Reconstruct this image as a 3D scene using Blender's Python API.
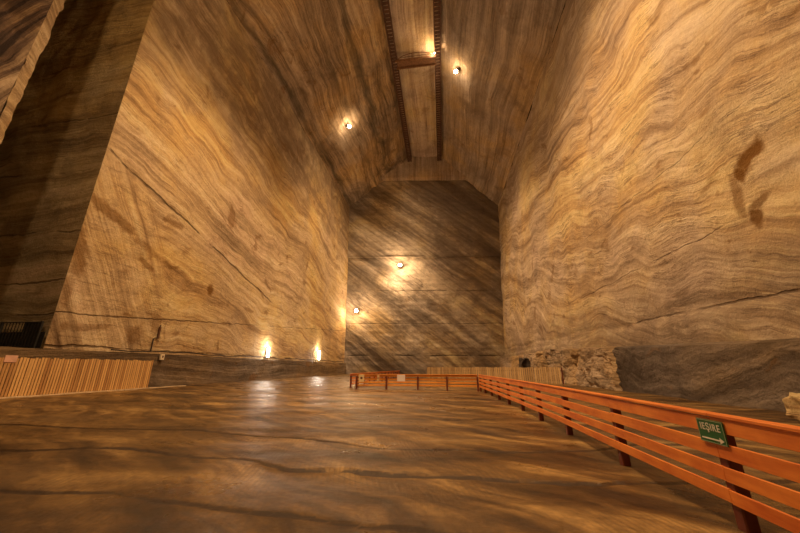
import bpy, bmesh, math, random
from mathutils import Vector, Matrix, noise
random.seed(7)
S = bpy.context.scene
for o in list(bpy.data.objects): bpy.data.objects.remove(o)
C = S.collection

# ------------------------------------------------------------------ camera
F = 318.0; PITCH = math.atan(101/F); YAW = math.atan(45*math.cos(PITCH)/F); EYE = 1.6
cd = bpy.data.cameras.new('camera'); cam = bpy.data.objects.new('camera', cd); C.objects.link(cam)
cd.sensor_width = 36; cd.lens = 36*F/800; cd.clip_end = 500; cd.clip_start = .05
cam.location = (0, 0, EYE); cam.rotation_euler = (math.pi/2+PITCH, 0, YAW)
S.camera = cam
# ------------------------------------------------------------------ world, exposure
w = bpy.data.worlds.new('world'); S.world = w; w.use_nodes = True
w.node_tree.nodes['Background'].inputs[0].default_value = (.9, .62, .38, 1)
w.node_tree.nodes['Background'].inputs[1].default_value = 0.0
S.view_settings.view_transform = 'Standard'; S.view_settings.look = 'None'
S.view_settings.exposure = 0.0; S.view_settings.gamma = 1.0; S.view_settings.use_curve_mapping = False
# ------------------------------------------------------------------ added lights without fixtures, standing in for unseen high lamps, outside the frame
WARM = (1.0, .63, .325); COOL = (1.0, .80, .60)
def point(name, loc, watt, col=WARM, r=.4, parent=None):
    l = bpy.data.lights.new(name, 'POINT'); l.energy = watt; l.color = col; l.shadow_soft_size = r
    o = bpy.data.objects.new(name, l); C.objects.link(o); o.location = loc; o.parent = parent
    return o
def spot(name, loc, target, watt, angle, col=WARM, r=.5, blend=.8):
    l = bpy.data.lights.new(name, 'SPOT'); l.energy = watt; l.color = col; l.shadow_soft_size = r
    l.spot_size = math.radians(angle); l.spot_blend = blend
    o = bpy.data.objects.new(name, l); C.objects.link(o); o.location = loc
    o.rotation_euler = (Vector(target)-Vector(loc)).to_track_quat('-Z', 'Y').to_euler()
    return o
spot('added_light', (-12, 16, 36), (13, 20, 11), 51000, 98)
spot('added_light', (6, 18, 36), (-22, 27, 5), 42000, 78)
point('added_light', (-4, 14, 38), 3500, r=1)
point('added_light', (-4, -12, 30), 8000, r=1)

# ------------------------------------------------------------------ node helpers
class N:
    def __init__(s, name):
        s.m = bpy.data.materials.new(name); s.m.use_nodes = True; s.t = s.m.node_tree
        s.b = s.t.nodes['Principled BSDF']
    def n(s, typ, **k):
        x = s.t.nodes.new(typ)
        for a, v in k.items(): setattr(x, a, v)
        return x
    def put(s, sock, v):
        if hasattr(v, 'is_linked') or isinstance(v, bpy.types.NodeSocket): s.t.links.new(v, sock)
        else: sock.default_value = v
    def math(s, op, a, b=0.0, c=0.0, clamp=False):
        x = s.n('ShaderNodeMath', operation=op, use_clamp=clamp)
        for i, v in enumerate((a, b, c)): s.put(x.inputs[i], v)
        return x.outputs[0]
    def vm(s, op, a, b=(0, 0, 0)):
        x = s.n('ShaderNodeVectorMath', operation=op); s.put(x.inputs[0], a)
        if op == 'SCALE': s.put(x.inputs['Scale'], b)
        else: s.put(x.inputs[1], b)
        return x.outputs['Value'] if op in ('DOT_PRODUCT', 'LENGTH') else x.outputs[0]
    def noise(s, v, scale, detail=4, rough=.55, dist=0, color=False):
        x = s.n('ShaderNodeTexNoise'); s.put(x.inputs['Vector'], v)
        x.inputs['Scale'].default_value = scale; x.inputs['Detail'].default_value = detail
        x.inputs['Roughness'].default_value = rough; x.inputs['Distortion'].default_value = dist
        return x.outputs['Color'] if color else x.outputs['Fac']
    def ramp(s, f, stops):
        x = s.n('ShaderNodeValToRGB'); s.put(x.inputs[0], f); e = x.color_ramp.elements
        while len(e) < len(stops): e.new(.5)
        for i, (p, c) in enumerate(stops):
            e[i].position = p; e[i].color = (*c, 1) if len(c) == 3 else c
        return x.outputs[0]
    def step(s, f, a, b): 
        x = s.n('ShaderNodeMapRange', interpolation_type='SMOOTHSTEP'); s.put(x.inputs[0], f)
        x.inputs[1].default_value = a; x.inputs[2].default_value = b
        return x.outputs[0]
    def mix(s, f, a, b, mode='MIX'):
        x = s.n('ShaderNodeMix', data_type='RGBA', blend_type=mode); s.put(x.inputs[0], f)
        s.put(x.inputs[6], (*a, 1) if isinstance(a, tuple) else a); s.put(x.inputs[7], (*b, 1) if isinstance(b, tuple) else b)
        return x.outputs[2]
    def comb(s, x_, y_, z_):
        x = s.n('ShaderNodeCombineXYZ')
        for i, v in enumerate((x_, y_, z_)): s.put(x.inputs[i], v)
        return x.outputs[0]
    def pos(s):
        return s.n('ShaderNodeTexCoord').outputs['Object']
    def bump(s, h, strength, dist):
        x = s.n('ShaderNodeBump'); x.inputs['Strength'].default_value = strength
        x.inputs['Distance'].default_value = dist; s.put(x.inputs['Height'], h)
        s.put(s.b.inputs['Normal'], x.outputs[0])

DARK = (.13, .085, .055); MID = (.40, .30, .20); TAN = (.58, .46, .32); PALE = (.74, .62, .46)
def salt(name, along, across, warp=6, freq=1.0, tones=(DARK, MID, TAN, PALE), cracks=(), stains=(), ochre=.5,
         grime=.5, dirt_z=None, contrast=1.0, saw=None, tang=None, seed=0.0, xbands=(), dip=None, fold=.10, zones=(), grain=.42, veins=.6, run=1.0):
    """bedded rock salt: thin folded beds lying along one direction and stacked along the other"""
    k = N(name); P0 = k.pos()
    P = k.vm('ADD', P0, (seed, seed*1.7, seed*.6))
    W = k.vm('SUBTRACT', k.noise(P, .055, 3, .5, color=True), (.5, .5, .5))
    W2 = k.vm('SUBTRACT', k.noise(P, .28, 7, .62, color=True), (.5, .5, .5))
    P2 = k.vm('ADD', k.vm('ADD', P, k.vm('SCALE', W, float(warp))), k.vm('SCALE', W2, warp*fold))
    s_ = k.vm('DOT_PRODUCT', P2, across); t_ = k.vm('DOT_PRODUCT', P2, along)
    def beds(s_, t_):
        n1 = k.noise(k.comb(k.math('MULTIPLY', s_, .55*freq), k.math('MULTIPLY', t_, .035*run), 0.0), 1, 8, .62)
        n2 = k.noise(k.comb(k.math('MULTIPLY', s_, 2.6*freq), k.math('MULTIPLY', t_, .08*run), 3.0), 1, 7, .65)
        n3 = k.noise(k.comb(k.math('MULTIPLY', s_, 9*freq), k.math('MULTIPLY', t_, .22*run), 5.0), 1, 5, .6)
        return k.math('ADD', k.math('MULTIPLY', n1, .5), k.math('ADD', k.math('MULTIPLY', n2, .36), k.math('MULTIPLY', n3, .14)))
    f = beds(s_, t_)
    if dip:   # a second bed direction that takes over in one zone: (along, across, zone centre y, z, ry, rz)
        al, ac, cy, cz, ry, rz = dip
        q = k.vm('MULTIPLY', k.vm('SUBTRACT', P0, (0, cy, cz)), (0, 1/ry, 1/rz))
        zf = k.step(k.math('ADD', k.vm('LENGTH', q), k.math('MULTIPLY', k.noise(P, .2, 4), .8)), 1.55, 1.3)
        P3 = k.vm('ADD', P, k.vm('SCALE', W, 2.0))
        fd = beds(k.vm('DOT_PRODUCT', P3, ac), k.vm('DOT_PRODUCT', P3, al))
        f = k.math('ADD', f, k.math('MULTIPLY', zf, k.math('SUBTRACT', fd, f)))
    f = k.math('MULTIPLY_ADD', k.math('SUBTRACT', f, .5), contrast*1.45, .5)
    col = k.ramp(f, [(.30, tones[0]), (.43, tones[1]), (.53, tones[2]), (.68, tones[3])])
    hue = k.noise(k.vm('ADD', P, k.vm('SCALE', W2, 3.0)), .09, 5, .6)      # yellower and greyer salt
    col = k.mix(.85, col, k.ramp(hue, [(.36, (.40, .42, .47)), (.48, (.5, .5, .5)), (.62, (.60, .53, .36))]), 'OVERLAY')
    # hairline dark beds
    fine = k.math('ABSOLUTE', k.math('SUBTRACT', k.noise(k.comb(k.math('MULTIPLY', s_, 1.1*freq), k.math('MULTIPLY', t_, .03), 9.0), 1, 4, .6), .5))
    line = k.math('MULTIPLY', k.step(fine, .012, 0.0), k.step(k.noise(P, .12, 2), .42, .6))
    col = k.mix(k.math('MULTIPLY', line, .6), col, tones[0])
    v2 = k.math('ABSOLUTE', k.math('SUBTRACT', k.noise(k.comb(k.math('MULTIPLY', s_, 3.2*freq), k.math('MULTIPLY', t_, .12), 19.0), 1, 6, .7), .5))
    col = k.mix(k.math('MULTIPLY', k.math('MULTIPLY', k.step(v2, .03, 0.0), k.step(k.noise(P, .3, 4, .6), .45, .6)), veins), col, tones[0])
    # grime blotches
    g = k.noise(P, .16, 6, .65, .6)
    gm = k.step(g, .5, .68)
    col = k.mix(k.math('MULTIPLY', gm, grime), col, tuple(a*.75+.25*b for a, b in zip(tones[0], tones[1])))
    # ochre seep marks
    o_ = k.noise(k.vm('MULTIPLY', P2, (.8, .8, 1.3)), .33, 3, .5, 1.0)
    oc = k.math('MULTIPLY', k.step(o_, .62, .70), ochre)
    pits = k.math('MULTIPLY', k.step(k.noise(P, 1.1, 2, .5), .70, .76), ochre*.8)
    oc = k.math('MAXIMUM', oc, pits)
    for (cy, cz, ry, rz, tilt, st) in stains:
        q = k.vm('SUBTRACT', P0, (0, cy, cz)); q = k.vm('ADD', q, k.vm('SCALE', k.vm('SUBTRACT', k.noise(P, 1.2, 3, color=True), (.5, .5, .5)), min(ry, rz)*1.6))
        ct, sn = math.cos(tilt), math.sin(tilt)
        a = k.vm('DOT_PRODUCT', q, (0, ct/ry, sn/ry)); b = k.vm('DOT_PRODUCT', q, (0, -sn/rz, ct/rz))
        d = k.math('SQRT', k.math('ADD', k.math('MULTIPLY', a, a), k.math('MULTIPLY', b, b)))
        oc = k.math('MAXIMUM', oc, k.math('MULTIPLY', k.step(k.math('ADD', d, k.math('MULTIPLY', k.math('SUBTRACT', k.noise(P, 2.2, 5, .7), .5), 1.1)), 1.35, .65), st))
    col = k.mix(oc, col, (.17, .075, .010))
    sp = k.noise(P0, 2.6, 8, .78)                       # coarse salt grain and knocked-out flakes
    sp2 = k.noise(k.vm('MULTIPLY', P0, (1, 1, 2.0)), .9, 8, .8)
    col = k.mix(grain, col, k.ramp(k.math('ADD', k.math('MULTIPLY', sp, .5), k.math('MULTIPLY', sp2, .5)), [(.34, (.25, .22, .19)), (.47, (.54, .53, .52)), (.66, (.85, .85, .85))]), 'OVERLAY')
    flake = k.step(k.noise(P0, .75, 6, .75), .63, .70)
    col = k.mix(k.math('MULTIPLY', flake, grain*.8), col, tones[0])
    # excavation seams
    sep = k.n('ShaderNodeSeparateXYZ'); k.put(sep.inputs[0], P0)
    for (ax, a, b, fac, zc) in zones:     # broad rock change, on the end wall painted lamp falloff, with a ragged limit
        e = k.math('ADD', sep.outputs[ax], k.math('MULTIPLY', k.math('SUBTRACT', k.noise(P0, .13, 6, .65), .5), abs(b-a)*2.2))
        bl_ = k.math('MULTIPLY_ADD', k.step(k.noise(P2, .5, 5, .7), .35, .6), .6, .4)
        col = k.mix(k.math('MULTIPLY', k.math('MULTIPLY', k.step(e, a, b), bl_), fac), col, zc)
    for (x0, wd, fac) in xbands:      # dark greenish veins that follow the chamber's length
        d = k.math('ABSOLUTE', k.math('ADD', k.math('SUBTRACT', sep.outputs[0], x0), k.math('MULTIPLY', k.math('SUBTRACT', k.noise(k.vm('MULTIPLY', P0, (1, .3, 1)), .5, 5, .65), .5), wd*4.5)))
        col = k.mix(k.math('MULTIPLY', k.step(d, wd*1.2, wd*.1), fac), col, (.035, .032, .018))
    wob = k.math('MULTIPLY', k.math('SUBTRACT', k.noise(P0, .35, 6, .65), .5), .7)
    wear = k.step(k.noise(P0, .22, 4, .7), .38, .55)
    hgt = f
    for (axis, z0, slope, wd, lo, hi) in cracks:
        run = sep.outputs[axis]
        d = k.math('ABSOLUTE', k.math('ADD', k.math('SUBTRACT', sep.outputs[2], k.math('MULTIPLY_ADD', run, slope, z0)), wob))
        m = k.step(d, wd, wd*.3)
        m = k.math('MULTIPLY', k.math('MULTIPLY', m, wear), k.math('MULTIPLY', k.step(run, lo-1, lo+1), k.step(run, hi+1, hi-1)))
        col = k.mix(k.math('MULTIPLY', m, .75), col, tuple(c*.6 for c in tones[0]))
        hgt = k.math('SUBTRACT', hgt, k.math('MULTIPLY', m, .6))
    if dirt_z:
        z0, fac, dcol = dirt_z
        m = k.math('MULTIPLY', k.step(k.math('ADD', sep.outputs[2], wob), z0+.15, z0-.15), fac)
        col = k.mix(m, col, dcol)
    if saw:     # parallel saw-cut marks
        sc = k.vm('DOT_PRODUCT', P0, saw)
        sw = k.math('SINE', k.math('MULTIPLY_ADD', k.noise(P0, .3, 2), 6.0, k.math('MULTIPLY', sc, 1.0)))
        hgt = k.math('ADD', hgt, k.math('MULTIPLY', sw, .06))
        col = k.mix(k.math('MULTIPLY', k.step(sw, .3, 1.0), .10), col, tones[0])
    rough = k.noise(P0, 1.6, 9, .75)
    hgt = k.math('ADD', hgt, k.math('MULTIPLY', rough, 1.1))
    k.put(k.b.inputs['Base Color'], col)
    k.b.inputs['Roughness'].default_value = .82
    k.b.inputs['Specular IOR Level'].default_value = .25
    k.bump(hgt, .7, .40)
    return k.m

def plain(name, col, rough=.7, metal=0, var=.25, scale=4, bumpd=.01, stretch=(1, 1, 1), dark=None):
    k = N(name); P = k.vm('MULTIPLY', k.pos(), stretch)
    n = k.noise(P, scale, 5, .6)
    c2 = dark or tuple(c*(1-var) for c in col)
    k.put(k.b.inputs['Base Color'], k.ramp(n, [(.35, c2), (.62, col)]))
    k.b.inputs['Roughness'].default_value = rough; k.b.inputs['Metallic'].default_value = metal
    if bumpd: k.bump(n, .4, bumpd)
    return k.m
def glow(name, col, strength):
    k = N(name); k.b.inputs['Base Color'].default_value = (*col, 1)
    k.b.inputs['Emission Color'].default_value = (*col, 1); k.b.inputs['Emission Strength'].default_value = strength
    return k.m

# ------------------------------------------------------------------ mesh helpers
def link(name, bm, mat, parent=None, smooth=False):
    me = bpy.data.meshes.new(name); bm.normal_update(); bm.to_mesh(me); bm.free()
    if smooth:
        for p in me.polygons: p.use_smooth = True
    me.materials.append(mat)
    o = bpy.data.objects.new(name, me); C.objects.link(o); o.parent = parent
    return o
def struct(name, bm, mat, smooth=False):
    o = link(name, bm, mat, None, smooth); o['kind'] = 'structure'; return o
def thing(name, label, cat, loc=(0, 0, 0), rz=0, group=None):
    o = bpy.data.objects.new(name, None); C.objects.link(o); o.empty_display_size = .2
    o.location = loc; o.rotation_euler = (0, 0, rz); tag(o, label, cat, group); return o
def tag(o, label, cat, group=None, kind=None):
    o['label'] = label; o['category'] = cat
    if group: o['group'] = group
    if kind: o['kind'] = kind
def box(bm, c, s, rot=None, bev=0, jit=0):
    r = bmesh.ops.create_cube(bm, size=1)['verts']
    m = Matrix.Translation(Vector(c)) @ (rot.to_4x4() if rot else Matrix.Identity(4)) @ Matrix.Diagonal((*s, 1))
    bmesh.ops.transform(bm, matrix=m, verts=r)
    if jit:
        for v in r: v.co += Vector([random.uniform(-jit, jit) for _ in range(3)])
    if bev:
        es = list({e for v in r for e in v.link_edges})
        bmesh.ops.bevel(bm, geom=es, offset=bev, segments=1, affect='EDGES')
def beam(bm, a, b, w_, h_, bev=0, up=Vector((0, 0, 1))):
    a = Vector(a); b = Vector(b); d = b-a; L = d.length; d.normalize()
    s = d.cross(up)
    if s.length < 1e-4: s = Vector((1, 0, 0))
    s.normalize(); u = s.cross(d)
    rot = Matrix((s, d, u)).transposed()
    box(bm, (a+b)/2, (w_, L, h_), rot, bev)
def tube(bm, pts, r, n=8):
    rings = []
    for i, p in enumerate(pts):
        p = Vector(p); d = (Vector(pts[min(i+1, len(pts)-1)])-Vector(pts[max(i-1, 0)])).normalized()
        a = d.cross(Vector((0, 0, 1)))
        if a.length < 1e-3: a = Vector((1, 0, 0))
        a.normalize(); b = a.cross(d); rr = r[i] if isinstance(r, (list, tuple)) else r
        rings.append([bm.verts.new(p+a*math.cos(t)*rr+b*math.sin(t)*rr) for t in [2*math.pi*j/n for j in range(n)]])
    for q, s in zip(rings, rings[1:]):
        for j in range(n): bm.faces.new((q[j], q[(j+1) % n], s[(j+1) % n], s[j]))
    bm.faces.new(rings[0][::-1]); bm.faces.new(rings[-1])
def lathe(bm, prof, axis, origin, n=16):
    axis = Vector(axis).normalized(); q = axis.to_track_quat('Z', 'Y'); o = Vector(origin); rings = []
    for (r, z) in prof:
        rings.append([bm.verts.new(o+q @ Vector((r*math.cos(t), r*math.sin(t), z))) for t in [2*math.pi*j/n for j in range(n)]])
    for a, s in zip(rings, rings[1:]):
        for j in range(n): bm.faces.new((a[j], a[(j+1) % n], s[(j+1) % n], s[j]))
    bm.faces.new(rings[0][::-1]); bm.faces.new(rings[-1])
def frac(p, H=.9, lac=2.1, oct=5): return noise.fractal(p, H, lac, oct)
def surface(pos, nrm, us, vs, disp):
    """a grid of rock: pos(u,v) moved along nrm by disp(u,v,p)"""
    bm = bmesh.new(); nrm = Vector(nrm).normalized(); g = []
    for u in us:
        row = []
        for v in vs:
            p = Vector(pos(u, v)); row.append(bm.verts.new(p+nrm*disp(u, v, p)))
        g.append(row)
    for i in range(len(us)-1):
        for j in range(len(vs)-1):
            bm.faces.new((g[i][j], g[i+1][j], g[i+1][j+1], g[i][j+1]))
    return bm
def lin(a, b, n): return [a+(b-a)*i/n for i in range(n+1)]
def geo(a, b, n): return [a*(b/a)**(i/n) for i in range(n+1)]

# ------------------------------------------------------------------ the chamber's shape
H1, H2, LINTEL, SEAM = 42.4, 56.7, 50.2, 28.1
def xl(z): return -22.85-.014*z
def xr(z): return 13.5+.052*z
def endy(x): return 72+.12*(x+22.5)
BACK = -26.0
LEFTSEAM = 2.62

M_left = salt('left_wall_salt',  (0, .985, -.17), (0, .17, .985), zones=((2, 24, 34, .75, (.20, .14, .085)),), warp=9, freq=.9, grime=.35, seed=3,
    cracks=((1, 2.85, 0.0, .10, 15, 72), (1, 3.3, .088, .07, 15, 72), (1, 20.8, -.27, .14, 15, 40)),
    stains=((16.2, 8.6, .55, 1.7, .2, .7), (16.3, 6.2, .35, 1.2, 0, .5), (17.6, 11.9, 2.2, .45, -.35, .7), (20.6, 10.6, 1.5, .3, -.3, .5),
            (28.3, 9.0, .38, .62, 0, .9), (20.9, 9.3, .8, .25, -.4, .7), (21.3, 4.0, .7, .6, 0, .55)),
    ochre=.55, dip=((0, .45, -.89), (0, .89, .45), 17, 6.5, 5.5, 9),
    tones=((.15, .09, .045), (.42, .30, .17), (.62, .47, .28), (.80, .66, .45)))
M_low = salt('lower_left_salt', (0, 1, 0), (0, 0, 1), warp=3, freq=1.2, grime=.8, seed=8,
    tones=((.05, .033, .02), (.13, .095, .065), (.21, .16, .11), (.36, .28, .20)))
M_right = salt('right_wall_salt',  (0, .97, .24), (0, -.24, .97), zones=((2, 8.5, 4.5, .6, (.20, .155, .12)), (2, 27, 36, .5, (.25, .18, .12))), fold=.09, warp=11, freq=.8, grime=.35, seed=21,
    cracks=((1, 4.3, .017, .09, 9, 26), (1, 8.3, 0.0, .04, 17, 45), (1, 13.0, .02, .035, 14, 60)),
    stains=((14.3, 10.75, .85, .50, -.55, .97), (15.0, 10.25, .32, .45, 0, .97), (15.35, 9.3, .30, 1.1, 0, .65), (14.5, 8.6, .6, .2, -.35, .75), (14.9, 8.0, .28, .5, 0, .9)),
    veins=.8, grain=.32, ochre=.5, tones=((.17, .11, .07), (.42, .32, .22), (.62, .50, .36), (.82, .70, .53)))
M_rlow = salt('lower_right_salt', (0, 1, 0), (0, 0, 1), warp=12, fold=.16, freq=.6, grime=.7, seed=30, ochre=.35,
    tones=((.03, .022, .016), (.085, .066, .052), (.13, .102, .08), (.27, .22, .175)))
M_rub = salt('broken_salt', (0, 1, 0), (0, 0, 1), warp=4, freq=.6, grime=.4, seed=33, ochre=.3,
    tones=((.12, .09, .06), (.33, .25, .17), (.44, .34, .24), (.60, .48, .35)))
M_sl = salt('slant_left_salt', (0, 1, 0), (.74, 0, .67), xbands=((-12.9, .9, .6), (-22.8, .5, .5), (-16.5, .5, .3)), warp=6, freq=.9, grime=.7, seed=41, contrast=1.1,
    tones=((.08, .056, .035), (.27, .20, .13), (.42, .31, .20), (.62, .50, .35)))
M_sr = salt('slant_right_salt', (0, 1, 0), (.7, 0, -.7), warp=4, freq=1.3, grime=.5, seed=52, ochre=.3,
    tones=((.13, .095, .065), (.32, .25, .18), (.45, .355, .26), (.62, .52, .40)))
M_ceil = salt('ceiling_salt', (0, 1, 0), (1, 0, 0), warp=2, freq=1.6, grime=.5, seed=62, ochre=.3,
    tones=((.17, .12, .08), (.46, .35, .25), (.60, .48, .35), (.74, .63, .48)))
M_end = salt('end_wall_salt', (.80, 0, -.60), (.60, 0, .80), warp=2, fold=.03, freq=.16, grime=.55, seed=75, contrast=1.6, grain=.4, run=.35, veins=.4, zones=((2, 27.5, 28.5, .35, (.15, .11, .075)), (0, -9, 2, .5, (.17, .13, .10))), ochre=.25,  # zones darken above the seam and rightward, painting in the lamps' falloff
    cracks=((0, 19.5, 0, .12, -22, 16), (0, 11.5, 0, .10, -22, 16), (0, 4.2, 0, .2, -22, 16)), saw=(0, 0, 5),
    tones=((.07, .052, .04), (.22, .18, .135), (.40, .335, .255), (.80, .70, .54)))
M_lint = salt('lintel_salt', (0, 0, 1), (1, 0, 0), warp=1, freq=2.0, grime=.3, seed=80, ochre=.2,
    tones=((.14, .10, .065), (.36, .27, .19), (.48, .38, .27), (.62, .51, .38)))
M_gal = salt('gallery_salt', (1, 0, .05), (-.05, 0, 1), warp=7, freq=.7, grime=.65, seed=90, ochre=.45,
    cracks=((0, 15.2, .02, .10, -45, -20), (0, 20.5, .05, .09, -45, -20), (0, 10.5, .02, .08, -45, -20), (0, 7.2, .02, .08, -45, -20), (0, 4.6, 0, .08, -45, -20)),
    tones=((.14, .10, .055), (.36, .28, .155), (.52, .42, .25), (.70, .58, .38)))
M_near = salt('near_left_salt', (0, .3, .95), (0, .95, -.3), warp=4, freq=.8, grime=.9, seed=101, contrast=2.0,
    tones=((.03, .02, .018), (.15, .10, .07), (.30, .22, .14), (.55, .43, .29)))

# left wall, full height above the seam, from the gallery corner to the end wall
def rough_wall(u, v, p, a=.12): return a*frac(p*.16, .8, 2.2, 5)+a*.4*frac(p*.9, .9, 2, 3)
ys = lin(15.9, 30, 70)+lin(30.4, 77, 70)[0:]
zs = lin(LEFTSEAM, 14, 60)+lin(14.4, H1, 56)
bm = surface(lambda u, v: (xl(v), u, v), (1, 0, 0), ys, zs, lambda u, v, p: rough_wall(u, v, p, .16)*min(1, (u-15.9)*.6))
struct('wall_left', bm, M_left, True)
# its lower band, cut a little further out, with a ledge on top that runs on under the gallery mouth
ys2 = lin(BACK, 10, 30)+lin(10.3, 77, 150)
def low_x(v): return -22.0-.02*v
prof = [(-22.4, -.3), (-22.42, .5), (-22.44, 1.0), (-22.46, 1.6), (-22.5, 2.1), (-22.52, 2.5), (-22.6, 2.62), (-23.2, 2.66)]
bm = surface(lambda u, v: (prof[v][0], u, prof[v][1]), (1, 0, .2), ys2, list(range(len(prof))), lambda u, v, p: .12*frac(p*.5, .8, 2.2, 5) if v < 7 else 0)
struct('wall_left_base', bm, M_low)
# side gallery: far wall, floor, back, near wall, near corner strip
bm = surface(lambda u, v: (xl(v)+u, 15.9, v), (0, -1, 0), lin(.1, -23, 70), lin(2.4, H1+2, 90), lambda u, v, p: rough_wall(u, v, p, .25)*max(0, min(1, -u*.5)))
struct('wall_gallery_far', bm, M_gal, True)
bm = surface(lambda u, v: (u, v, 2.64), (0, 0, 1), lin(-22.7, -46, 40), lin(10.5, 16.6, 12), lambda u, v, p: .05*frac(p*1.2))
struct('floor_gallery', bm, M_low)
bm = surface(lambda u, v: (-46, u, v), (1, 0, 0), lin(10.5, 16.6, 6), lin(2, H1+2, 20), lambda u, v, p: .3*frac(p*.4))
struct('wall_gallery_back', bm, M_gal)
bm = surface(lambda u, v: (u, 11.38, v), (0, 1, 0), lin(-23.4, -46, 30), lin(2.4, H1+2, 40), lambda u, v, p: .2*frac(p*.4)*min(1, (-23-u)))
struct('wall_gallery_near', bm, M_gal)
bm = surface(lambda u, v: (-22.7-.7*u, 10.6+.78*u, v), (1, .9, 0), lin(0, 1, 6), lin(2.4, H1+2, 160), lambda u, v, p: .12*frac(p*.8, .7, 2.2, 5))
struct('trim_gallery_corner', bm, M_left, True)
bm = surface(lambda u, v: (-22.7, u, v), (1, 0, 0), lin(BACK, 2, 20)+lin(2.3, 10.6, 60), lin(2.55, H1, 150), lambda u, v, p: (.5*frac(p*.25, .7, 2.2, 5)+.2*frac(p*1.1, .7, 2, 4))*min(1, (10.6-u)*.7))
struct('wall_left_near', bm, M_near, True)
bm = surface(lambda u, v: (u, v, H1+1.5), (0, 0, 1), lin(-22, -46, 8), lin(10.5, 16.6, 4), lambda u, v, p: 0)
struct('ceiling_gallery', bm, M_gal)

# right wall
zs = lin(2.0, 16, 70)+lin(16.4, H1, 50)
def rdisp(u, v, p):
    d = rough_wall(u, v, p, .22)
    d -= .16*math.exp(-((v-(4.35+.017*u+.15*math.sin(u*.4)))/.16)**2)
    if v < 4.3: d += .18
    return d
bm = surface(lambda u, v: (xr(v), u, v), (-1, 0, 0), lin(BACK, 8, 30)+lin(8.2, 30, 110)+lin(30.5, 80, 90), zs, rdisp)
struct('wall_right', bm, M_right, True)
# right base band: smooth sawn block near the camera, broken rubble-like shelf further off
def top_z(y): return 2.55+.035*min(max(y-12, 0), 30)
def rb(u, v):
    t = top_z(u); x0 = 12.75 if u < 27 else 12.4
    pr = [(x0-.25, -.4), (x0-.1, .15), (x0, .7), (x0, t*.45), (x0+.05, t*.65), (x0+.05, t*.85), (x0+.12, t*.97), (x0+.3, t+.02), (13.8, t+.06)]
    i = min(int(v), 7); f = v-i
    a, b = pr[i], pr[i+1]
    return (a[0]+(b[0]-a[0])*f, u, a[1]+(b[1]-a[1])*f)
def rbd(u, v, p):
    if v > 7.9: return 0
    k = .1 if u < 26.5 else (.45 if u < 57 else .2)
    q = p*(.5 if u < 26.5 else .4)
    n_ = noise.voronoi(p*.4)[0]
    if 26.5 < u < 57:
        e = n_[1]-n_[0]; m_ = noise.voronoi(p*1.5+Vector((5, 0, 0)))[0]
        return k*frac(q, .7, 2.2, 5)+.15-.5*math.exp(-e/.10)-.10*math.exp(-(m_[1]-m_[0])/.12)
    return k*frac(q, .7, 2.2, 5)
bm = surface(rb, (-1, 0, .15), lin(BACK, 8, 24)+lin(8.3, 27, 90)+lin(27.2, 40, 130)+lin(40.3, 58, 80)+lin(58.5, 80, 20), lin(0, 8, 56), rbd)
o = struct('wall_right_base', bm, M_rlow)
o.data.materials.append(M_rub)
for p in o.data.polygons:
    if p.center.y > 26.8: p.material_index = 1

# slanted faces, flat crown, end wall, back wall
def slant(x1, z1, x2, z2, mat, name, nrm, amp):
    bm = surface(lambda u, v: (x1+(x2-x1)*v, u, z1+(z2-z1)*v), nrm, lin(BACK, 82, 190), lin(0, 1, 46),
        lambda u, v, p: (amp*frac(p*Vector((.22, .05, .22)), .7, 2.2, 5)+amp*.4*frac(p*.5, .8, 2, 4))*min(1, v*12+.1, (1-v)*12+.1))
    return struct(name, bm, mat, True)
slant(xl(H1), H1, -7.4, H2, M_sl, 'ceiling_slope_left', (.67, 0, -.74), .55)
slant(xr(H1), H1, 1.2, H2, M_sr, 'ceiling_slope_right', (-.7, 0, -.7), .3)
bm = surface(lambda u, v: (v, u, H2), (0, 0, -1), lin(BACK, 82, 120), lin(-7.5, 1.3, 24), lambda u, v, p: .15*frac(p*.4))
struct('ceiling', bm, M_ceil, True)
def endpos(off): return lambda u, v: (u, endy(u)+off, v)
def end_d(u, v, p):
    return .18*frac(p*.2, .8, 2.2, 5)+.1*frac(p*Vector((.3, .3, 1.2)), .8, 2, 4)
bm = surface(endpos(2.0), (0, -1, 0), lin(-26, 20, 120), lin(-.5, SEAM, 90), end_d); struct('wall_end', bm, M_end, True)
bm = surface(endpos(1.5), (0, -1, 0), lin(-26, 20, 120), lin(SEAM, LINTEL+1, 60), end_d)
r0 = surface(lambda u, v: (u, endy(u)+1.5+v, SEAM), (0, 0, 1), lin(-26, 20, 20), [-.35, .9], lambda u, v, p: 0)
me = bpy.data.meshes.new('t'); r0.to_mesh(me); r0.free(); bm.from_mesh(me); bpy.data.meshes.remove(me)
struct('wall_end_upper', bm, M_end, True)
bm = bmesh.new()
for (xa, xb) in [(-26, 20)]:
    vs = [bm.verts.new(p) for p in ((xa, endy(xa), LINTEL), (xb, endy(xb), LINTEL), (xb, endy(xb), H2+1), (xa, endy(xa), H2+1),
          (xa, endy(xa)+3, LINTEL), (xb, endy(xb)+3, LINTEL))]
    bm.faces.new((vs[0], vs[1], vs[2], vs[3])); bm.faces.new((vs[4], vs[5], vs[1], vs[0]))
struct('trim_lintel', bm, M_lint)
bm = surface(lambda u, v: (u, BACK+.5, v), (0, 1, 0), lin(-26, 20, 10), lin(-1, H2+1, 10), lambda u, v, p: 0)
struct('wall_back', bm, M_end)

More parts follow.
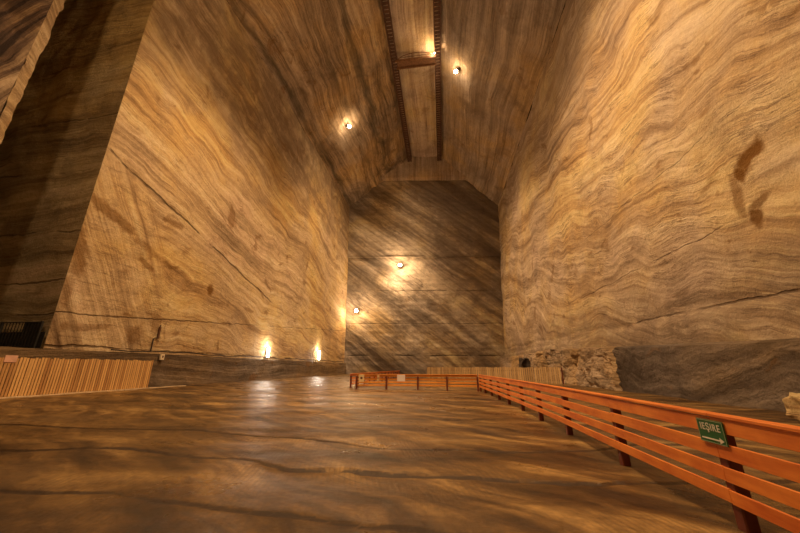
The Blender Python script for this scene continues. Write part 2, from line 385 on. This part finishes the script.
# ------------------------------------------------------------------ floor
L1 = [(-30, 9.4), (-12.4, 8.6), (-7.6, 8.55), (-3.9, 8.1), (-1.0, 7.25), (.9, 7.35), (2.2, 7.6), (4.5, 8.4), (8, 9.5), (14, 10)]
L2 = [(-30, 7.6), (-9.0, 6.2), (-6.6, 6.5), (-4.0, 6.2), (-2.35, 5.7), (-.2, 5.55), (.7, 5.5), (2.0, 5.6), (3.2, 5.9), (8, 6.6), (14, 7)]
L3 = [(-30, 5.8), (-6.1, 4.35), (-4.7, 4.45), (-3.3, 4.25), (-1.9, 4.05), (-.6, 4.0), (0, 3.9), (1.1, 3.75), (3, 3.9), (14, 4.2)]
L4 = [(-30, 14.5), (-9, 12.9), (-4, 12.2), (0, 11.2), (3, 11.9), (14, 13)]
L5 = [(-30, 3.9), (-3, 3.1), (-1.3, 3.0), (.6, 2.8), (3, 2.9), (14, 3)]
L6 = [(-30, 22), (-9, 20), (0, 18), (14, 20)]
def ev(L, x):
    for (a, ya), (b, yb) in zip(L, L[1:]):
        if x <= b:
            t = (x-a)/(b-a); t = t*t*(3-2*t); return ya+(yb-ya)*t
    return L[-1][1]
def scarp(x, y):
    h = 0; c = 0
    for L, k, ph in ((L1, .030, 0), (L2, .040, 3), (L3, .035, 5), (L4, .022, 8), (L5, .02, 11), (L6, .02, 14)):
        yc = ev(L, x)+.10*noise.noise(Vector((x*.9, ph, 0)))+.045*noise.noise(Vector((x*4, ph, 3)))
        amp = .6+.8*noise.noise(Vector((x*.35, ph+20, 0)))
        d = y-yc
        if d > 0: h += k*amp*math.exp(-d/.9)       # raised lip on the far side, easing down
        if d > -.5: c = max(c, 0)
        h -= k*.3*amp*math.exp(-((d+.03)/.05)**2)   # the groove itself
        h -= k*.9*amp*math.exp(-((d+.45)/.5)**2)
    return h
def ground(x, y):
    p = Vector((x*.25, y*.25, 0))
    h = .05*noise.noise(p)+.035*noise.noise(Vector((x*.35+y*.25, y*1.1-x*.5, 7)))
    h += scarp(x, y)+.010*noise.noise(Vector((x*1.2+y*.9, y*2.2-x*.8, 4)))+.004*noise.fractal(Vector((x*3, y*3, 1)), .7, 2.1, 4)
    if x < -14: h += .14*min(1, (-14-x)/6)
    return h
def near_f(y): return y
ysf = lin(BACK, 1.0, 20)+[1.2+(.04*i) for i in range(int((9-1.2)/.04))]+geo(9.1, 82, 150)
xsf = lin(-24, -12.2, 60)+lin(-12, 5, 300)+lin(5.2, 14.5, 40)
k = N('mine_floor'); P0 = k.pos()
W = k.vm('SCALE', k.vm('SUBTRACT', k.noise(P0, .25, 3, color=True), (.5, .5, .5)), 2.0); P = k.vm('ADD', P0, W)
a_ = k.vm('DOT_PRODUCT', P, (.80, -.60, 0)); b_ = k.vm('DOT_PRODUCT', P, (.60, .80, 0))
st = k.noise(k.comb(k.math('MULTIPLY', a_, .25), k.math('MULTIPLY', b_, 1.6), 0.0), 1, 7, .65)
st2 = k.noise(k.comb(k.math('MULTIPLY', k.vm('DOT_PRODUCT', P, (1, .1, 0)), .12), k.math('MULTIPLY', k.vm('DOT_PRODUCT', P, (-.1, 1, 0)), .8), 4.0), 1, 6, .6)
f = k.math('ADD', k.math('MULTIPLY', st, .55), k.math('MULTIPLY', st2, .45))
col = k.ramp(f, [(.39, (.024, .012, .003)), (.465, (.095, .050, .014)), (.53, (.20, .114, .035)), (.62, (.44, .28, .10))])
gr = k.noise(P0, 6, 8, .8)
col = k.mix(.55, col, k.ramp(gr, [(.38, (.25, .24, .22)), (.5, (.5, .5, .5)), (.64, (.8, .8, .8))]), 'OVERLAY')
bl = k.noise(P0, .35, 5, .6, .4)
col = k.mix(k.math('MULTIPLY', k.step(bl, .5, .68), .45), col, (.13, .085, .045))
# milling teeth marks: fine parallel grooves inside patches
sc = k.math('SINE', k.math('MULTIPLY', k.vm('DOT_PRODUCT', k.vm('ADD', P0, k.vm('SCALE', W, .12)), (.96, .27, 0)), 75.0))
pm = k.step(k.noise(P0, .5, 2), .42, .55)
col = k.mix(k.math('MULTIPLY', k.math('MULTIPLY', k.step(sc, 0, 1), pm), .34), col, (.10, .06, .03))
# scored saw lines
dd = k.math('ABSOLUTE', k.math('SUBTRACT', k.noise(k.comb(k.math('MULTIPLY', k.vm('DOT_PRODUCT', P0, (.5, .87, 0)), .5), k.math('MULTIPLY', k.vm('DOT_PRODUCT', P0, (.87, -.5, 0)), .03), 7.0), 1, 2, .5), .5))
col = k.mix(k.math('MULTIPLY', k.step(dd, .006, .001), .5), col, (.06, .035, .02))
att = k.n('ShaderNodeAttribute', attribute_name='seam')
col = k.mix(k.math('MULTIPLY', k.step(k.math('ADD', att.outputs['Fac'], k.math('MULTIPLY', k.math('SUBTRACT', k.noise(P0, 5, 5, .7), .5), .5)), .25, .7), .85), col, (.05, .03, .018))
k.put(k.b.inputs['Base Color'], col)
rg = k.ramp(k.noise(P0, .3, 6, .7), [(.36, (.22,)*3), (.62, (.56,)*3)])
k.put(k.b.inputs['Roughness'], rg)
k.b.inputs['Specular IOR Level'].default_value = .45
hg = k.math('ADD', k.math('MULTIPLY', f, .8), k.math('ADD', k.math('MULTIPLY', k.math('MULTIPLY', sc, pm), .03), k.math('MULTIPLY', k.noise(P0, 7, 7, .8), .6)))
k.bump(hg, .6, .07)
M_floor = k.m
bm = surface(lambda u, v: (u, v, 0), (0, 0, 1), xsf, ysf, lambda u, v, p: ground(u, v))
fl = struct('floor', bm, M_floor, True)
at = fl.data.attributes.new('seam', 'FLOAT', 'POINT')
for i, v in enumerate(fl.data.vertices):
    x, y = v.co.x, v.co.y; m = 0
    for L, ph in ((L1, 0), (L2, 3), (L3, 5), (L4, 8), (L5, 11), (L6, 14)):
        if abs(y-ev(L, x)) > .6: continue
        yc = ev(L, x)+.10*noise.noise(Vector((x*.9, ph, 0)))+.045*noise.noise(Vector((x*4, ph, 3)))
        wd = (.028+.03*noise.noise(Vector((x*1.3, ph, 9))))*(1+.06*y)
        m = max(m, math.exp(-((y-yc+.02)/wd)**2))
    at.data[i].value = m

# ------------------------------------------------------------------ lamps in view
M_metal = plain('lamp_metal', (.22, .19, .16), .45, .7); M_bulb = glow('lamp_bulb', (1, .80, .52), 70)
M_tube = glow('tube_white', (1, .90, .78), 45); M_glass = glow('lens', (1, .85, .6), 30)
def floodlamp(label, at_, facing, watt, r=.33, arm=.8, throws=()):
    """bracket lamp: arm from the rock, round housing, bulb facing the room"""
    f = Vector(facing).normalized(); p = Vector(at_)
    t = thing('flood_lamp', label, 'lamp', at_, 0, 'flood lamps on brackets')
    bm = bmesh.new(); tube(bm, [-f*arm, -f*.25], .07, 8); lathe(bm, [(.28, 0), (.28, .06), (.07, .1)], f, -f*arm, 12)
    link('bracket', bm, M_metal, t)
    bm = bmesh.new(); lathe(bm, [(.12, -.3), (r*.6, -.24), (r*.95, -.05), (r*.9, -.05), (r*.6, -.14), (.05, -.16)], f, (0, 0, 0), 20); hs = link('housing', bm, M_metal, t, True)
    bm = bmesh.new(); bmesh.ops.create_icosphere(bm, subdivisions=2, radius=r); bmesh.ops.translate(bm, verts=bm.verts, vec=f*.12); link('bulb', bm, M_bulb, hs, True)
    point('lamp_glow', f*(r+.5), watt, r=.3, parent=t)
    for (tg, wt, an) in throws:
        sp = spot('lamp_beam', tuple(Vector(at_)+f*(r+.6)), tg, wt, an, r=.4, blend=1.0); sp.location = f*(r+.6); sp.parent = t
    return t
floodlamp('bright lamp on the right sloping ceiling, just right of the high bridge', (4.2, 45.3, 52.9), (-.7, -.2, -.7), 450, throws=(((-20, 62, 12), 62000, 80),))
floodlamp('bright lamp on the left sloping ceiling above the left wall', (-17.0, 50.0, 47.3), (.67, -.2, -.74), 450, throws=(((14, 58, 12), 40000, 68), ((-2, 77, 38), 9000, 50)))
floodlamp('bright lamp high on the end wall just below its long horizontal seam', (-9.95, 73.8, 25.65), (0, -1, -.25), 1900, .4, arm=1.5, throws=(((-14, 77, 6), 5000, 120),))
floodlamp('bright lamp on the end wall close to the left corner, lower of the two there', (-20.2, 72.6, 14.35), (.2, -1, -.2), 1900, .4, arm=1.5)
# lamp at the end of the high bridge
t = thing('bridge_lamp', 'small glowing lamp at the right end of the high ceiling bridge', 'lamp', (.5, 43.2, 55.3))
bm = bmesh.new(); lathe(bm, [(.05, .35), (.14, .3), (.2, .1), (.17, .1)], (0, 0, 1), (0, 0, 0), 12); link('housing', bm, M_metal, t)
bm = bmesh.new(); bmesh.ops.create_icosphere(bm, subdivisions=2, radius=.15); link('bulb', bm, M_bulb, t)
point('lamp_glow', (-.45, -.2, 0), 500, r=.15, parent=t)
# two upright fittings on the left wall
for (y, z, L, lab) in ((39.8, 2.9, 1.15, 'white upright tube light on the left wall, nearer of the two'),
                       (57.2, 2.95, 1.5, 'white upright tube light on the left wall, farther of the two')):
    t = thing('wall_light', lab, 'lamp', (-22.65, y, z), 0, 'upright white lights on the left wall')
    bm = bmesh.new(); box(bm, (-.03, 0, L/2), (.1, .36, L+.2), bev=.02); box(bm, (.08, 0, -.06), (.26, .4, .08), bev=.01); box(bm, (.08, 0, L+.06), (.26, .4, .08), bev=.01); ft = link('fitting', bm, M_metal, t)
    bm = bmesh.new(); tube(bm, [(.13, 0, 0), (.13, 0, L)], .16, 12); link('tube', bm, M_tube, ft, True)
    point('lamp_glow', (.5, 0, L+.3), 300, COOL, r=.25, parent=t)

# ------------------------------------------------------------------ high timber walkways and bridge
M_tim = plain('old_timber', (.13, .06, .03), .8, 0, .5, 3, .01, (1, .2, 1)); M_tim2 = plain('bridge_timber', (.27, .135, .06), .75, 0, .5, 3)
def walkway(x0, x1, lab, side):
    t = thing('ceiling_walkway', lab, 'walkway', (0, 0, 0), 0, 'timber walkways along the crown of the ceiling')
    ya, yb = BACK+1, 74.2
    fx = lambda y: x0+(x1-x0)*(y-34)/(74-34) if y > 34 else x0
    bm = bmesh.new()
    for s in (-.5, .5):
        for zz in (0, 1.0):
            beam(bm, (fx(ya)+s, ya, 55.1+zz), (fx(34)+s, 34, 55.1+zz), .14, .2); beam(bm, (fx(34)+s, 34, 55.1+zz), (fx(yb)+s, yb, 55.1+zz), .14, .2)
    link('side_beams', bm, M_tim, t)
    bm = bmesh.new(); y = ya; i = 0
    while y < yb:
        box(bm, (fx(y), y, 55.25), (1.1, .45, .06)); y += .62
    link('deck', bm, M_tim, t)
    for s in (-.5, .5):
        bm = bmesh.new(); y = ya
        while y < yb-1.4:
            beam(bm, (fx(y)+s, y, 55.15), (fx(y)+s, y, 56.1), .1, .1)
            beam(bm, (fx(y)+s, y, 55.2), (fx(y)+s, y+1.4, 56.05), .06, .08)
            y += 1.4
        link('lattice', bm, M_tim, t)
    y = 20.0
    while y < yb:
        for s in (-.5, .5):
            bm = bmesh.new(); beam(bm, (fx(y)+s, y, 56), (fx(y)+s, y, 56.72), .05, .05); link('hanger', bm, M_metal, t)
        y += 4.2
walkway(-6.9, -7.25, 'long dark timber walkway hung along the left edge of the flat ceiling', -1)
walkway(1.05, .75, 'long dark timber walkway hung along the right edge of the flat ceiling', 1)
t = thing('ceiling_bridge', 'brown timber footbridge with arched railing crossing high under the ceiling', 'bridge', (0, 44.0, 0))
bm = bmesh.new(); box(bm, (-3.0, 0, 54.75), (6.9, 1.5, .14)); link('deck', bm, M_tim2, t)
bm = bmesh.new()
for yy in (-.75, .75): box(bm, (-3.0, yy, 54.6), (7.3, .16, .55), bev=.02)
link('side_beams', bm, M_tim2, t)
for yy in (-.75, .75):
    bm = bmesh.new(); pts = []
    for i in range(15):
        q = i/14; x = -6.2+6.4*q; pts.append((x, yy, 54.95+1.15*math.sin(math.pi*min(max(q, .0), 1))**.55))
    tube(bm, pts, .075, 6)
    tube(bm, [(-5.9, yy, 55.3), (-.2, yy, 55.3)], .05, 6)
    link('railing', bm, M_tim2, t)
    for q in (.2, .4, .6, .8):
        bm = bmesh.new(); x = -6.2+6.4*q; beam(bm, (x, yy, 54.8), (x, yy, 54.95+1.1*math.sin(math.pi*q)**.55), .1, .1)
        link('railing_post', bm, M_tim2, t)

# ------------------------------------------------------------------ orange rail fences
def wood(name, a, b, st=(1, .12, 1)):
    k = N(name); P = k.vm('MULTIPLY', k.pos(), st)
    n = k.noise(P, 9, 6, .65); n2 = k.noise(k.pos(), 2.3, 4, .6)
    f = k.math('ADD', k.math('MULTIPLY', n, .6), k.math('MULTIPLY', n2, .4))
    k.put(k.b.inputs['Base Color'], k.ramp(f, [(.36, b), (.6, a)]))
    k.b.inputs['Roughness'].default_value = .5; k.bump(n, .3, .008); return k.m
M_orange = wood('orange_rail', (.90, .30, .05), (.62, .14, .022))
M_orange_x = wood('orange_rail_across', (.90, .42, .08), (.66, .23, .04), (.12, 1, 1))
M_post = wood('red_brown_post', (.20, .045, .022), (.10, .025, .015), (1, 1, .2))
RAILS = [(1.0, .16), (.755, .15), (.535, .14), (.32, .13)]
def rail_fence(pts, label, side, mat, capw=.14, group='orange rail fences', posts_extra=()):
    """posts at pts; boards on the visitors' side; a flat cap plank on top"""
    o = Vector((pts[0][0], pts[0][1], 0)); t = thing('rail_fence', label, 'fence', o, 0, group)
    P3 = [Vector((p[0], p[1], 0))-o for p in pts]
    dz = [ground(p[0], p[1]) for p in pts]
    for p, z in zip(P3, dz):
        bm = bmesh.new(); box(bm, (p.x, p.y, (.97+z-.05)/2), (.13, .13, .97-z+.05), bev=.012); link('post', bm, M_post, t)
    for i in range(len(P3)-1):
        a, b = P3[i], P3[i+1]; d = (b-a).normalized(); s = Vector((-d.y, d.x, 0))*side
        for (z, h) in RAILS:
            j1, j2 = random.uniform(-.012, .012), random.uniform(-.012, .012)
            bm = bmesh.new(); off = s*(.065+.014)
            beam(bm, a+off+Vector((0, 0, z+j1)), b+off+Vector((0, 0, z+j2)), .028, h, .004); link('rail', bm, mat, t)
        bm = bmesh.new(); beam(bm, a+Vector((0, 0, 1.0)), b+Vector((0, 0, 1.0)), capw, .035, .006); 
        bmesh.ops.translate(bm, verts=bm.verts, vec=s*.04+Vector((0, 0, .10))); link('cap_rail', bm, mat, t)
    return t
right = [(2.98, -2.3), (2.98, -.1), (2.98, 2.15), (2.98, 4.3), (2.99, 6.66), (3.0, 9.25), (2.97, 11.6), (2.92, 13.85), (2.82, 16.1), (2.74, 18.4), (2.66, 20.6), (2.55, 22.8), (2.48, 24.95)]
rail_fence(right, 'long orange rail fence running from the right foreground into the distance', 1, M_orange)
cross = [(2.30, 25.0), (.1, 25.12), (-2.06, 25.25), (-4.45, 25.3), (-6.75, 25.2)]
rail_fence(cross, 'orange rail fence running straight across the chamber beyond the floor', -1, M_orange_x)
sidef = [(-7.72, 27.0+2.3*i) for i in range(14)]
rail_fence(sidef, 'orange rail fence receding towards the end wall at the left of the enclosure', 1, M_orange)

# exit sign
M_green = plain('sign_green', (.012, .13, .035), .35, 0, .2, 3, 0); M_white = plain('sign_white', (.85, .82, .70), .5, 0, .1, 3, 0)
sg = thing('exit_sign', 'green exit sign with white lettering and arrow fixed on the orange fence', 'sign', (2.872, 4.30, .93), math.radians(-90+1))
bm = bmesh.new(); box(bm, (0, 0, 0), (.36, .012, .235), bev=.002); board = link('sign_board', bm, M_green, sg)
def text_mesh(body, size, mat, parent, loc, name='lettering', sx=1.0, bold=.0):
    cu = bpy.data.curves.new(name, 'FONT'); cu.body = body; cu.size = size; cu.align_x = 'CENTER'; cu.align_y = 'CENTER'; cu.extrude = .001; cu.space_character = 1.12; cu.offset = bold
    tmp = bpy.data.objects.new('tmp', cu); C.objects.link(tmp); dg = bpy.context.evaluated_depsgraph_get(); dg.update()
    me = bpy.data.meshes.new_from_object(tmp.evaluated_get(dg)); bpy.data.objects.remove(tmp)
    me.materials.clear(); me.materials.append(mat)
    for v in me.vertices: v.co.x *= sx
    o = bpy.data.objects.new(name, me); C.objects.link(o); o.parent = parent; o.location = loc; o.rotation_euler = (math.pi/2, 0, 0)
    return o
lt = text_mesh('IEŞIRE', .10, M_white, board, (0, -.0085, .04), sx=.90, bold=.0008)
bm = bmesh.new(); box(bm, (-.02, -.008, -.075), (.25, .003, .014))
vs = [bm.verts.new(p) for p in ((.095, -.0085, -.045), (.095, -.0085, -.105), (.155, -.0085, -.075))]; bm.faces.new(vs); link('arrow', bm, M_white, board)
bm = bmesh.new()
for (c, s) in (((0, -.007, .108), (.35, .002, .006)), ((0, -.007, -.110), (.35, .002, .006)), ((.172, -.007, 0), (.006, .002, .22)), ((-.172, -.007, 0), (.006, .002, .22))): box(bm, c, s)
link('sign_border', bm, plain('sign_edge', (.35, .40, .25), .5, 0, .1, 3, 0), board)

# notices on the cross fence
def notice(x, y, z, w_, h_, col, label, mark=None, rz=0):
    t = thing('notice_board', label, 'sign', (x, y, z), rz)
    bm = bmesh.new(); box(bm, (0, 0, 0), (w_, .02, h_), bev=.004); bd = link('board', bm, plain('notice_'+str(len(bpy.data.materials)), col, .6, 0, .12, 3, 0), t)
    if mark:
        bm = bmesh.new()
        for (cx, cz, a, b) in mark[1]: box(bm, (cx, -.0125, cz), (a, .004, b))
        link('marking', bm, plain('ink_'+str(len(bpy.data.materials)), mark[0], .6, 0, .1, 3, 0), bd)
    return t
notice(-6.35, 25.08, .82, .42, .52, (.80, .66, .38), 'yellowish notice on the left end of the cross fence', ((.12, .04, .02), [(0, .02, .16, .16)]))
notice(-5.05, 25.10, .84, .16, .42, (.75, .55, .28), 'narrow pale notice between two larger ones on the cross fence', ((.25, .08, .03), [(0, 0, .16, .05)]))
notice(-3.30, 25.10, .84, .60, .46, (.85, .78, .76), 'white sheet fixed to the middle of the cross fence')

# stone block and dark bag by the fence corner
M_stone = salt('loose_stone', (1, 0, 0), (0, 0, 1), warp=1, freq=4, grime=.2, seed=5)
def rock(name, label, cat, loc, s, mat, seed, flat=.0, rz=0, hollow=False, group=None):
    bm = bmesh.new(); bmesh.ops.create_icosphere(bm, subdivisions=4, radius=1)
    for v in bm.verts:
        p = v.co.copy(); q = Vector([max(-.78, min(.78, c)) for c in p])
        n_ = noise.voronoi(p*1.3+Vector((seed, 0, 0)))[0]
        v.co = q*(1+.22*frac(p*1.2+Vector((seed, 2, 0)), .8, 2.1, 5)+.22*(n_[1]-n_[0])-.1)
        if hollow:
            d = (p-Vector((.1, -.85, .1))).length
            if d < .75: v.co += Vector((0, 1.1, 0))*(1-d/.75)**.6
    zmin = min(v.co.z for v in bm.verts)
    for v in bm.verts: v.co = Vector((v.co.x*s[0], v.co.y*s[1], (v.co.z-zmin)*s[2]))
    o = link(name, bm, mat); o.location = loc; o.rotation_euler = (0, 0, rz); tag(o, label, cat, group); return o
rock('stone_block', 'small pale stone block on the floor by the corner where the two fences meet', 'stone', (2.75, 24.0, -.08), (.22, .2, .36), M_stone, 4)
rock('salt_boulder', 'pale salt boulder by the foot of the right wall behind the fence', 'rock', (10.9, 12.0, -.12), (.5, .5, .55), M_stone, 12)
rock('salt_boulder', 'hollowed dark rock beside the far end of the broken right shelf', 'rock', (10.5, 46.0, -.15), (.85, .9, 1.8), M_rlow, 22, hollow=True)

# ------------------------------------------------------------------ picket fences
def picket_mat(name, a, b):
    k = N(name); x = k.n('ShaderNodeAttribute', attribute_name='tone')
    n = k.noise(k.vm('MULTIPLY', k.pos(), (1, 1, .15)), 7, 5, .6)
    f = k.math('ADD', k.math('MULTIPLY', x.outputs['Fac'], .6), k.math('MULTIPLY', n, .4))
    k.put(k.b.inputs['Base Color'], k.ramp(f, [(.2, b), (.7, a)])); k.b.inputs['Roughness'].default_value = .7; return k.m
M_pick = picket_mat('picket_wood', (.74, .46, .18), (.44, .23, .08)); M_pick2 = picket_mat('pale_picket_wood', (.66, .46, .22), (.42, .27, .12))
def pickets(a, b, h, label, mat, pw, gap, panel, z0, back):
    a = Vector((*a, 0)); b = Vector((*b, 0)); L = (b-a).length; d = (b-a).normalized(); s = Vector((-d.y, d.x, 0))*back
    t = thing('picket_fence', label, 'fence', a+Vector((0, 0, z0)))
    n = max(1, round(L/panel)); pl = L/n
    for i in range(n):
        bm = bmesh.new(); tones = []; u = i*pl+.02
        while u < (i+1)*pl-.03:
            hh = h+random.uniform(-.04, .04); nb = len(bm.verts)
            lean = random.uniform(-.012, .012)
            c = d*u
            rot = Matrix((d, Vector((0, 0, 1)).cross(d), Vector((0, 0, 1)))).transposed()
            box(bm, c+Vector((0, 0, hh/2)), (pw, .022, hh), rot)
            bm.verts.ensure_lookup_table()
            for v in bm.verts[nb:]:
                if v.co.z > .5: v.co += d*lean
            tones += [random.random()]*(len(bm.verts)-nb); u += pw+gap
        o = link('picket_panel', bm, mat, t)
        at = o.data.attributes.new('tone', 'FLOAT', 'POINT')
        for j, q in enumerate(tones): at.data[j].value = q
        bm = bmesh.new()
        for zz in (.35, h-.35): beam(bm, d*(i*pl)+s*.035+Vector((0, 0, zz)), d*((i+1)*pl)+s*.035+Vector((0, 0, zz)), .04, .09)
        link('cross_rail', bm, M_tim, o)
    for i in range(n+1):
        bm = bmesh.new(); box(bm, d*(i*pl)+s*.11+Vector((0, 0, h/2)), (.1, .1, h)); link('post', bm, M_post, t)
    return t
pickets((-21.75, 5.0), (-21.75, 22.3), 1.93, 'tall tan picket fence along the foot of the left wall', M_pick, .105, .035, 2.45, .16, 1)
bm = bmesh.new(); ya = 4.0
while ya < 25.6:
    box(bm, (-21.55+.02*random.random(), ya+.9, .12), (.34, 1.79, .16), bev=.02, jit=.012); ya += 1.8
struct('trim_1', bm, plain('pale_curb', (.62, .48, .30), .7, 0, .3, 3, .02))
pickets((-2.2, 42), (11.6, 35.5), 1.62, 'pale picket fence behind the cross fence, ending at the right wall', M_pick2, .16, .05, 2.5, 0, 1)
t = thing('notice_board', 'small pinkish notice on top of the left picket fence', 'sign', (-21.72, 13.95, 2.02))
bm = bmesh.new(); box(bm, (0, 0, 0), (.03, .5, .34), bev=.004); link('board', bm, plain('pink_notice', (.75, .45, .33), .6, 0, .2, 3, 0), t)

# ------------------------------------------------------------------ gallery railing with netting
M_black = plain('black_net', (.012, .011, .010), .8, 0, .3, 3, 0)
t = thing('netted_railing', 'black netted railing across the raised gallery mouth at far left', 'railing', (0, 0, 2.66))
bm = bmesh.new()
x = -28.8
while x < -22.7:
    tube(bm, [(x, 15.5, 0), (x, 15.5, 1.45)], .02, 5); x += .22
tube(bm, [(-28.8, 15.5, 1.45), (-23.0, 15.5, 1.45)], .03, 6); tube(bm, [(-28.8, 15.5, .08), (-23.0, 15.5, .08)], .03, 6)
link('bars', bm, M_black, t)
bm = bmesh.new(); box(bm, (-25.7, 15.62, .45), (6.2, .02, .9)); box(bm, (-23.55, 15.60, .72), (1.3, .02, 1.44)); link('netting', bm, M_black, t)
for x in (-28.8, -25.7, -22.95):
    bm = bmesh.new(); box(bm, (x, 15.55, .75), (.1, .1, 1.5)); link('post', bm, M_black, t)

# ------------------------------------------------------------------ cable, switch boxes on the left wall
M_cab = plain('black_cable', (.03, .02, .015), .6, 0, .2, 3, 0)
bm = bmesh.new(); pts = [(-22.45+.02*math.sin(y*.8), y, 2.78+.05*math.sin(y*.55)+.03*math.sin(y*1.7)) for y in lin(19.5, 71.5, 130)]
tube(bm, pts, .045, 6); o = link('power_cable', bm, M_cab); tag(o, 'dark power cable running along the ledge of the left wall', 'cable')
t = thing('junction_box', 'pale junction box on the left wall just below the cable', 'electrical box', (-22.35, 23.6, 2.4))
bm = bmesh.new(); box(bm, (0, 0, 0), (.14, .36, .46), bev=.02); jb = link('box', bm, plain('box_cream', (.72, .62, .45), .5, 0, .1, 3, 0), t)
bm = bmesh.new(); box(bm, (.075, 0, .02), (.02, .12, .16), bev=.004); link('cover', bm, M_tim, jb)
t = thing('cable_conduit', 'dark upright conduit with a switch on the left wall above the cable', 'electrical box', (-22.74, 23.1, 2.78))
bm = bmesh.new(); tube(bm, [(0, -.25, 0), (0, -.25, 1.0), (0, .05, 1.1), (0, .15, 2.1)], .04, 6); link('conduit', bm, M_cab, t)
bm = bmesh.new(); box(bm, (.03, .1, 1.5), (.12, .14, .95), bev=.01); link('switch_box', bm, M_tim, t)
